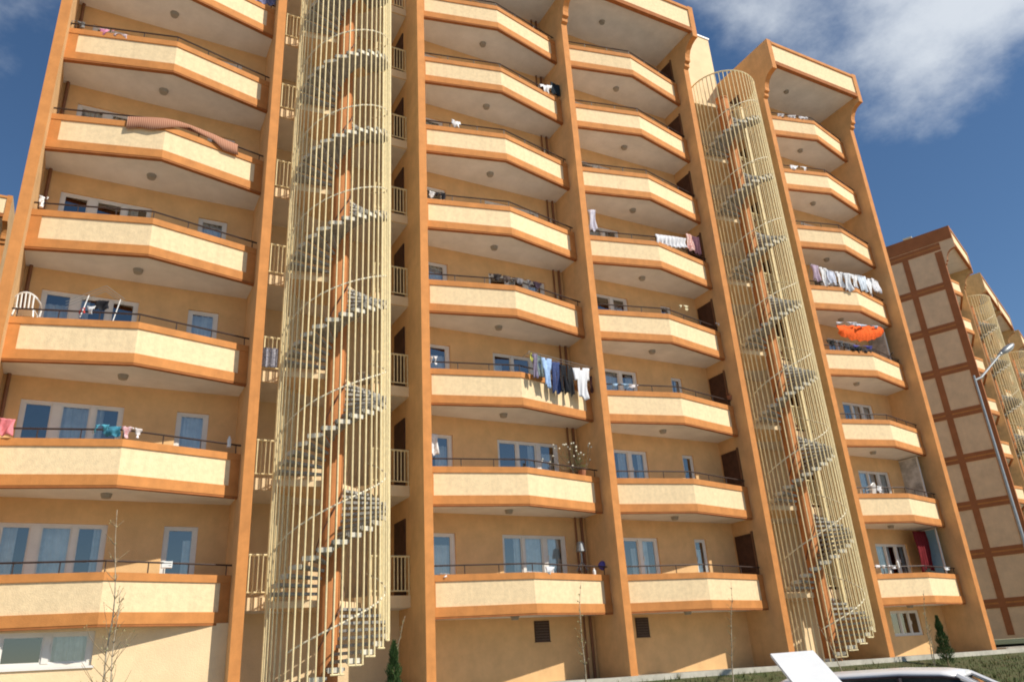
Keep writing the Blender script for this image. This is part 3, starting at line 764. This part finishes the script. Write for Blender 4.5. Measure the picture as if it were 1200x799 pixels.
# left balconies
STR = bpy.data.materials.new('striped_rug'); STR.use_nodes = True; t = STR.node_tree; wv = t.nodes.new('ShaderNodeTexWave'); wv.inputs['Scale'].default_value = 6.5; wv.bands_direction = 'X'
g_ = t.nodes.new('ShaderNodeNewGeometry'); t.links.new(g_.outputs['Position'], wv.inputs['Vector']); cr = t.nodes.new('ShaderNodeMix'); cr.data_type = 'RGBA'
cr.inputs['A'].default_value = (.30, .09, .05, 1); cr.inputs['B'].default_value = (.52, .30, .19, 1); t.links.new(wv.outputs['Fac'], cr.inputs['Factor']); t.links.new(cr.outputs['Result'], t.nodes['Principled BSDF'].inputs['Base Color']); t.nodes['Principled BSDF'].inputs['Roughness'].default_value = .95
def rug():
    pts = [rail_pt('AB', x, y, -.06) for x, y in ((150, 139), (165, 139.5), (180, 140), (194, 141), (208, 144), (222, 148.5), (236, 154), (250, 159.5), (264, 166), (279, 172))]
    dr = [.44, .38, .45, .36, .26, .15, .20, .26, .42, .40]; mb = MB(); org = pts[4].copy(); n = len(pts)
    for s_ in (0, 1):
        for i, p in enumerate(pts):
            q = p - org
            mb.v += [(q.x, q.y + .16, q.z - .10 + s_*.015), (q.x, q.y + .05, q.z + s_*.015), (q.x, q.y - s_*.015, q.z - .03), (q.x + .02*math.sin(i*2.), q.y - .02 - s_*.015 - .03*math.sin(i*1.7), q.z - dr[i]*.5), (q.x + .03*math.sin(i*3.), q.y - .03 - s_*.015, q.z - dr[i])]
    N_ = n*5
    for i in range(n - 1):
        for j in range(4):
            a = i*5 + j; mb.f.append((a, a + 1, a + 6, a + 5)); mb.m.append(0); mb.f.append((N_ + a, N_ + a + 5, N_ + a + 6, N_ + a + 1)); mb.m.append(0)
        mb.f.append((i*5 + 4, N_ + i*5 + 4, N_ + i*5 + 9, i*5 + 9)); mb.m.append(0)
    tag(mb.build('rug', STR, None, smooth=True, loc=org), 'long brown striped rug draped over the upper left balcony', 'rug')
rug()
garment('AB', (117, 42), (134, 43), .22, 'rag', cm((.75, .30, .45)), 'pink cloth on the rail of the top left balcony', seed=2)
garment('AB', (134, 46), (149, 50), .14, 'rag', cm((.78, .62, .66)), 'pale pink cloth beside the brighter pink one', seed=3)
garment('AB', (284, -6), (304, 2), .25, 'towel', cm((.20, .20, .36), (.4, .4, .5)), 'blue and white cloth at the very top edge, left balcony', seed=4)
garment('AB', (304, 1), (326, 8), .35, 'towel', cm((.10, .10, .22), (.30, .30, .45)), 'dark blue patterned cloth at the top beside the fin', seed=5)
garment('AB', (0, 490), (18, 491), .38, 'towel', cm((.72, .22, .25)), 'pink blanket hanging at the left edge of the picture', seed=6, off=-.06)
garment('AB', (112, 497), (128, 498), .22, 'rag', cm((.10, .38, .50)), 'turquoise cloth on the left balcony rail below the wide window', seed=7)
garment('AB', (126, 499), (142, 500), .22, 'towel', cm((.06, .25, .36)), 'dark teal cloth next to the turquoise one', seed=8)
garment('AB', (143, 499), (155, 500.5), .26, 'shirt', cm((.75, .68, .70), (.60, .12, .15)), 'red and white top on the left balcony rail', seed=9)
garment('AB', (155, 501), (167, 503), .22, 'rag', cm((.80, .74, .74)), 'white cloth right of the red and white top', seed=10)
WP = mat('white_plastic', (.80, .80, .78), .35, .03)
def plastic_chair(p, rz, label, group=None):
    root = empty('plastic_chair', p, rz, label=label, cat='chair', group=group)
    m = MB(); m.box(-.21, .21, -.21, .21, .40, .425); m.build('seat', WP, root)
    m = MB(); n = 8
    pts = []
    for k in range(n + 1):
        a = -1 + 2*k/n; pts.append((.24*a, .21 + .06*(1 - a*a), .80 - .12*a*a))
    m.tube(pts, .022, 6)
    for a in (-.7, -.35, 0, .35, .7): m.tube([(.24*a, .20, .42), (.24*a, .21 + .06*(1 - a*a), .79 - .12*a*a)], .022, 5)
    m.build('backrest', WP, root)
    for sx in (-1, 1):
        m = MB(); m.tube([(sx*.24, .21, .68), (sx*.28, .05, .64), (sx*.27, -.18, .62), (sx*.24, -.21, .40)], .02, 6); m.build('armrest', WP, root)
        for sy in (-1, 1): m = MB(); m.tube([(sx*.19, sy*.19, .41), (sx*.25, sy*.25, 0)], .022, 6, r2=.016); m.build('leg', WP, root)
p = rail_pt('AB', 30, 368, .42); plastic_chair((p.x, p.y, p.z - .36), R(170), 'white plastic armchair stood up against the left balcony rail')
def folded_rack():
    p = rail_pt('AB', 118, 362, .35)
    root = empty('drying_rack', (p.x, p.y, p.z - .35), 0, label='folding drying rack tilted up behind the left balcony rail', cat='drying rack')
    for x0_, x1_, z0_, z1_ in ((-.75, .05, .35, .92), (.05, .5, .92, .62)):
        for k in range(3):
            y = -.15 + k*.16; m = MB(); m.tube([(x0_, y, z0_), (x1_, y, z1_)], .006, 5); m.build('wire', METALD, root)
    for x in (-.4, .3): m = MB(); m.tube([(x, -.15, 0), (x + .1, .17, .75)], .012, 6); m.build('leg', WP, root)
folded_rack()
garment('AB', (112, 352), (128, 353), .24, 'towel', cm((.02, .02, .025)), 'black cloth hanging from the tilted drying rack', off=.3, seed=12)
garment('AB', (94, 361), (100, 361.5), .14, 'rag', cm((.55, .06, .05)), 'small red cloth on the left balcony next to the drying rack', seed=13)
garment('AB', (102, 358), (112, 359), .20, 'shirt', cm(WH), 'small white top between the red cloth and the black cloth', seed=14)
def bottle(mb):
    mb.tube([(0, 0, 0), (0, 0, .20)], .05, 10); mb.tube([(0, 0, .20), (0, 0, .25)], .05, 10, r2=.02); mb.tube([(0, 0, .25), (0, 0, .28)], .022, 8); return [WP]
def pot(mb):
    mb.tube([(0, 0, 0), (0, 0, .17)], .08, 12, r2=.11)
    for a in range(14): b = a*2.4; mb.tube([(0, 0, .16), (.06*math.cos(b), .06*math.sin(b), .26), (.12*math.cos(b), .12*math.sin(b), .28 + .02*(a % 3))], .006, 4)
    return [mat('clay', (.35, .14, .07), .85, .1)]
def crate(mb):
    for z in (0, .08, .16): mb.box(-.17, .17, -.12, -.10, z, z + .055); mb.box(-.17, .17, .10, .12, z, z + .055); mb.box(-.17, -.15, -.099, .099, z, z + .055); mb.box(.15, .17, -.099, .099, z, z + .055)
    for x in (-.165, .165):
        for y in (-.11, .11): mb.box(x - .012, x + .012, y - .013, y + .013, -.005, .225)
    mb.box(-.149, .149, -.099, .099, 0, .012)
    return [WP]
small('AB', 195, 665, 'plastic_crate', crate, 'small white slotted crate on the lowest left balcony by the narrow door', 'crate', .1)
small('AB', 268, 524, 'bottle', bottle, 'white bottle on the parapet at the right end of the second left balcony', 'bottle', .05)
small('AB', 48, 243, 'bottle', bottle, 'white bottle at the left end of the fourth left balcony', 'bottle', .05)
garment('AB', (46, 229), (57, 231), .22, 'rag', cm(WH), 'white cloth beside the bottle on the fourth left balcony', seed=15)
garment('AB', (84, 31.5), (100, 36), .2, 'rag', cm((.02, .02, .025), (.3, .3, .3)), 'black cloth at the left end of the upper left balcony', seed=16)
# middle balconies
garment('CD', (633, 98), (646, 101), .34, 'shirt', cm(WH), 'white top hanging near the fin on the second highest middle balcony', seed=21)
garment('CD', (645, 96), (656, 100), .55, 'towel', cm((.02, .03, .04)), 'black towel right of the white top by the fin', seed=22)
garment('CD', (529, 140), (540, 143), .28, 'shirt', cm(WH), 'small white shirt on the third highest middle balcony', seed=23)
garment('CD', (501, 224), (511, 225.5), .25, 'rag', cm(WH), 'white rag at the left end of the fourth highest middle balcony', seed=24)
garment('CD', (511, 225), (522, 227), .22, 'rag', cm((.03, .03, .04)), 'dark rag right of the white rag beside the fin', seed=25)
for i, (x, y, c, nm) in enumerate(((573, 321, (.05, .04, .04), 'black'), (590, 322, (.10, .07, .06), 'dark brown'), (606, 325, (.16, .15, .16), 'grey'), (620, 329, (.05, .03, .05), 'plum coloured'))):
    garment('CD', (x, y), (x + 15, y + (1 if i < 1 else 3.5)), .24, 'rag', cm(c), '%s cloth in the row of dark washing on the fourth middle balcony from below' % nm, seed=30 + i)
garment('CD', (503, 508), (513, 509), .62, 'towel', cm((.70, .70, .72)), 'white towel hanging left of the balcony door on the second middle balcony', seed=35, off=.7)
garment('CD', (505, 417), (512, 418), .26, 'rag', cm(WH), 'white rag by the fin left of the long washing line', seed=36, off=.02)
garment('CD', (512, 671.5), (528, 672), .10, 'rag', cm(WH), 'white rag at the left end of the lowest middle balcony', seed=37)
garment('CD', (612, 669), (636, 670), .13, 'rag', cm(WH), 'long white cloth on the parapet of the lowest middle balcony', seed=38, off=.01)
garment('CD', (640, 663), (649, 664), .22, 'towel', cm(WH), 'white towel on the rail of the lowest middle balcony', seed=39)
small('CD', 697, 677, 'bottle', bottle, 'white bottle at the right end of the lowest middle balcony', 'bottle', .06)
def ball(mb): mb.ellipsoid((0, 0, .14), .14, .14, .14, 14); return [mat('blue_plastic', (.12, .10, .40), .4, .1)]
small('CD', 707, 668, 'ball', ball, 'blue-violet ball at the right end of the lowest middle balcony', 'ball', .25)
def lantern(mb):
    mb.tube([(0, 0, 0), (0, 0, .3)], .03, 8); mb.tube([(0, 0, .3), (0, 0, .55)], .15, 12, r2=.10); mb.tube([(0, 0, .55), (0, 0, .6)], .12, 12, r2=.03)
    for a in range(5): b = a*PI*2/5; mb.tube([(0, 0, .02), (.18*math.cos(b), .18*math.sin(b), -.25)], .012, 5)
    return [METALD]
small('CD', 682, 658, 'metal_stove', lantern, 'grey metal stove on legs in the corner of the lowest middle balcony', 'stove', .55)
# flowering plant
def flower_plant():
    rnd = random.Random(5); p = rail_pt('CD', 682, 553, .10); root = empty('flowering_plant', p, label='leggy plant with many small white blossoms at the right end of the second middle balcony', cat='plant')
    st = MB(); fl = MB(); lf = MB()
    for i in range(34):
        a = rnd.uniform(-1.5, .45); h = rnd.uniform(.15, 1.0)*(1 - .2*abs(a)); tip = Vector((a, rnd.uniform(-.12, .2), h))
        st.tube([(a*.3, 0, 0), (a*.75, tip.y*.6, h*.55), tip], .005, 4)
        fl.ellipsoid(tip, .032, .032, .03, 6)
        for q in range(8):
            c = tip*(rnd.random()*.9) + Vector((rnd.uniform(-.08, .08), 0, 0)); u = Vector((rnd.uniform(-1, 1), rnd.uniform(-1, 1), rnd.uniform(-1, 1))).normalized(); v = u.orthogonal()
            lf.face([c - v*.012, c + u*.04, c + v*.012, c - u*.02])
    pm = MB(); 
    pm.tube([(0, 0, -.12), (0, 0, .05)], .10, 12, r2=.13)
    st.build('stems', mat('twig_bark', (.3, .22, .13)), root); fl.build('blossoms', cm((.80, .76, .60)), root, smooth=True); lf.build('leaves', mat('shrub_green', (.05, .1, .025)), root, fix=False); pm.build('pot', mat('clay', (.35, .14, .07), .85, .1), root)
flower_plant()
# balconies right of the middle
garment('DE', (768, 274), (803, 280), .42, 'towel', cm(WH, (.60, .60, .66)), 'white bedsheet over the rail of the fifth balcony between the two stairs', seed=41)
garment('DE', (803, 274), (811, 276), .70, 'towel', cm((.42, .12, .10), (.70, .55, .50)), 'red and white patterned cloth right of the white bedsheet', seed=42)
garment('DE', (811, 276), (818, 278), .75, 'towel', cm((.12, .05, .07)), 'dark maroon cloth next to the red and white patterned one', seed=43)
garment('DE', (689, 246), (697, 246.5), .85, 'towel', cm((.62, .60, .66), (.4, .38, .5)), 'white patterned towel hanging by the middle fin, above the white bedsheet row', seed=44)
garment('DE', (718, 449), (736, 450), .15, 'rag', cm((.30, .45, .62)), 'pale blue cloth on the third balcony between the two stairs', seed=45)
garment('DE', (736, 450), (748, 450.5), .15, 'rag', cm((.76, .70, .70)), 'white cloth right of the pale blue one', seed=46)
garment('DE', (796, 357), (806, 359), .18, 'rag', cm((.75, .68, .45)), 'small cream cloth on the fourth balcony between the two stairs', seed=47)
garment('DE', (838, 378), (848, 381), .20, 'rag', cm(WH), 'small white cloth at the right end of the fourth balcony beside the dark door', seed=48)
small('DE', 856, 469, 'flower_pot', pot, 'clay pot of drooping stems before the dark door of the third balcony', 'flower pot', .05)
# rightmost balconies
for i, (x, nm) in enumerate(((910, 'left'), (923, 'middle'), (936, 'right'))):
    garment('FG', (x, 133.5 + i*1.3), (x + 9, 134.5 + i*1.3), .16, 'towel', cm((.66, .64, .66)), '%s one of three folded white towels on the topmost right balcony' % nm, seed=50 + i, group='white towels on the top right balcony')
garment('FG', (926, 193), (944, 196), .26, 'rag', cm(WH), 'white cloth on the second highest right balcony', seed=55)
spots = [(950, 309, 958, 312), (959, 313, 968, 315), (968, 316, 977, 318), (978, 318, 987, 320), (987, 320, 996, 321), (996, 321, 1005, 323), (1005, 322, 1013, 324), (1012, 325, 1020, 327), (1020, 326, 1029, 330)]
cols = [((.45, .35, .45), 'mauve'), (WH, 'white frilled'), ((.62, .66, .78), 'pale blue'), (WH, 'plain white'), ((.70, .72, .76), 'pale grey'), (WH, 'rumpled white'), ((.60, .66, .74), 'bluish white'), (WH, 'bright white'), ((.72, .72, .76), 'greyish white')]
ords = ('leftmost', 'second', 'third', 'fourth', 'fifth', 'sixth', 'seventh', 'eighth', 'rightmost')
for i, (a, c) in enumerate(zip(spots, cols)):
    garment('FG', a[:2], a[2:], .72 + .12*math.sin(i*2.1), ('towel', 'shirt')[i % 2], cm(c[0]), '%s piece, %s of the white washing massed on one right balcony' % (c[1], ords[i]), seed=60 + i, off=-.10 + .05*(i % 2), group='white washing on the right balcony')
r2_ = empty('drying_rack', rail_pt('FG', 988, 322, -.08), label='wire drying rack carrying the white washing on a right balcony', cat='drying rack')
for q in (-.12, -.04):
    P_ = [rail_pt('FG', x, y, q) - r2_.location for x, y in ((948, 308), (975, 317), (1000, 321.5), (1031, 330))]
    m = MB(); m.tube(P_, .008, 5); m.build('wire', METALD, r2_)
for x, y in ((950, 309), (1029, 330)):
    P_ = rail_pt('FG', x, y, -.10) - r2_.location; m = MB(); m.tube([P_, P_ + Vector((0, .25, -.55))], .012, 5); m.build('bracket', METALD, r2_)
# orange cloth slung like a hammock below the white washing
def sling():
    A2, B2 = rail_pt('FG', 979, 381, -.12), rail_pt('FG', 1031, 383, -.12); org = (A2 + B2)/2; mb = MB(); n = 40; d = B2 - A2
    for s_ in (0, 1):
        for i in range(n + 1):
            u = i/n; sag = .80*(max(0.0, math.sin(PI*(.08 + .84*u))))**.38 - .12
            for j in range(7):
                v = j/6; mb.v.append(tuple(A2 + d*u - org + Vector((0, -.10*math.sin(PI*v) - s_*.012 + .035*math.sin(i*.8 + j*.9) + .02*math.sin(i*2.3), -sag*v + .02*math.sin(i*.95 + j)))))
    K = (n + 1)*7
    for i in range(n):
        for j in range(6):
            a = i*7 + j; mb.f.append((a, a + 1, a + 8, a + 7)); mb.m.append(0); mb.f.append((K + a, K + a + 7, K + a + 8, K + a + 1)); mb.m.append(0)
    tag(mb.build('orange_sheet', cm((.85, .13, .02)), None, smooth=True, loc=org), 'bright orange sheet sagging between the ends of a right balcony', 'sheet')
sling()
garment('FG', (980, 377), (1004, 378), .12, 'rag', cm((.70, .72, .78)), 'white cloth along the top of the orange sheet, left half', seed=71, off=-.16)
garment('FG', (1004, 379), (1028, 382), .12, 'rag', cm((.55, .60, .72)), 'pale blue cloth along the top of the orange sheet, right half', seed=72, off=-.16)
garment('FG', (1000, 404), (1022, 406), .12, 'rag', cm((.10, .10, .38)), 'dark blue cloth beneath the orange sheet', seed=73, off=-.05)
for i, (x, y, c, nm) in enumerate(((968, 398, (.03, .03, .03), 'black'), (978, 399, (.12, .12, .13), 'charcoal'), (988, 402, (.06, .06, .07), 'sooty'))):
    garment('FG', (x, y), (x + 9, y + .8), .26, 'rag', cm(c), '%s rag left of and below the orange sheet' % nm, seed=75 + i, off=.02)
for i, (x, y, c, nm) in enumerate(((996, 405, (.02, .02, .02), 'black'), (1010, 407, (.05, .04, .04), 'dark brown'))):
    garment('FG', (x, y), (x + 13, y + 2.5), .22, 'towel', cm(c), '%s cloth hanging from the rail straight under the orange sheet' % nm, seed=90 + i, off=-.04)
def bicycle(p, rz, label):
    root = empty('bicycle', p, rz, label=label, cat='bicycle'); BKM = mat('bike_black', (.02, .02, .02), .4)
    for x in (-.5, .5):
        pts = [(x + .32*math.cos(a*PI/12), 0, .33 + .32*math.sin(a*PI/12)) for a in range(25)]
        m = MB(); m.tube(pts, .02, 6, caps=False); w_ = m.build('wheel', BKM, root)
        m = MB()
        for a in range(8): m.tube([(x, 0, .33), (x + .31*math.cos(a*PI/4), 0, .33 + .31*math.sin(a*PI/4))], .004, 4)
        m.build('spokes', METALD, w_)
    m = MB()
    for a, b in (((-.5, .33), (-.2, .75)), ((-.2, .75), (.38, .8)), ((-.05, .3), (.38, .78)), ((-.05, .3), (-.22, .82)), ((-.5, .33), (-.05, .3)), ((.5, .33), (.36, .92))): m.tube([(a[0], 0, a[1]), (b[0], 0, b[1])], .018, 6)
    m.build('frame', BKM, root)
    m = MB(); m.tube([(.36, -.25, .96), (.36, 0, .92), (.36, .25, .96)], .014, 6); m.build('handlebar', BKM, root)
    m = MB(); m.ellipsoid((-.22, 0, .86), .13, .07, .035, 8); m.build('saddle', BKM, root)
p = rail_pt('FG', 1040, 424, .35); bicycle((p.x - .1, p.y + .1, p.z - .60), R(-20), 'black bicycle leaning behind the rail under the orange sheet')
# side screens on the last bay
def screen(z, h, mt, label):
    xx = BLOCKX[6] - .35
    root = empty('side_screen', (xx, YE + .2, z), label=label, cat='screen', group='side screens on the rightmost balconies')
    m = MB(); m.box(-.012, .012, .02, .98, .04, h - .04); m.build('sheet', mt, root)
    m = MB(); m.box(-.03, .03, -.03, .02, 0, h); m.box(-.03, .03, .98, 1.0, 0, h); m.box(-.03, .03, .021, .979, h - .04, h); m.box(-.03, .03, .021, .979, 0, .04); m.build('frame', PVC, root)
screen(ZB + .3 + 0*H, 2.55, mat('blue_screen', (.22, .40, .52), .5, .05), 'pale blue screen closing the side of the lowest right balcony')
screen(ZB + .3 + 1*H, 2.55, mat('grey_screen', (.50, .50, .50), .7, .25, 2), 'grey corrugated screen on the side of the second right balcony')
screen(ZB + .3 + 3*H, 2.55, mat('grey_screen', (.50, .50, .50), .7, .25, 2), 'white framed side screen behind the bicycle and orange sheet')
garment('FG', (1070, 622), (1092, 622), 1.5, 'towel', cm((.16, .01, .015)), 'dark red curtain hanging at the side of the lowest right balcony', seed=80, off=.75)
for i, (x, y, nm) in enumerate(((1026, 661.5, 'left'), (1040, 662, 'middle'), (1104, 664, 'right'))):
    garment('FG', (x, y), (x + 10, y + .4), .12, 'rag', cm(WH), '%s one of three white rags along the lowest right balcony' % nm, seed=82 + i, group='white rags on the lowest right balcony')
small('FG', 1053, 665, 'bottle', bottle, 'white bottle standing among rags on the lowest right balcony', 'bottle', .05)
p = rail_pt('FG', 1018, 578, .5); plastic_chair((p.x, p.y, p.z - .45), R(200), 'white plastic chair behind the second right balcony rail')
garment('FG', (1026, 569), (1034, 570), .25, 'rag', cm(WH), 'white rag next to the plastic chair on the second right balcony', seed=86)
# on the stair galleries
def gal(px, py, Y=1.12): return atY(px, py, Y)
def gblanket():
    A2 = gal(306, 409); B2 = gal(325, 410.5); d = B2 - A2; mb = MB(); n = 14; org = (A2 + B2)/2
    for s_ in (0, 1):
        for i in range(n + 1):
            for j in range(6): mb.v.append(tuple(A2 + d*(i/n) - org + Vector((0, .02*math.sin(i*1.6) - s_*.012 - .12, -.55*j/5))))
    K = (n + 1)*6
    for i in range(n):
        for j in range(5):
            a = i*6 + j; mb.f.append((a, a + 1, a + 7, a + 6)); mb.m.append(0); mb.f.append((K + a, K + a + 6, K + a + 7, K + a + 1)); mb.m.append(0)
    tag(mb.build('blanket', cm((.10, .11, .17), (.55, .55, .62), 22), None, smooth=True, loc=org), 'blue and white patterned blanket over the gallery rail left of the near stair', 'blanket')
gblanket()
p = gal(432, 449, 2.1)
plastic_chair((p.x, 2.1, ZB + .6 + 2*H + .006), R(20), 'white plastic chair on the gallery behind the near spiral stair')
m = MB(); m.tube([(0, 0, 0), (0, 0, .34)], .13, 14, r2=.17); m.tube([(0, 0, .34), (0, 0, .36)], .18, 14)
tag(m.build('bucket', mat('blue_bucket', (.16, .30, .42), .4, .05), None, loc=(1.72, 2.15, ZB + .6 + 2*H + .006)), 'blue bucket beside the white chair on the stair gallery', 'bucket')
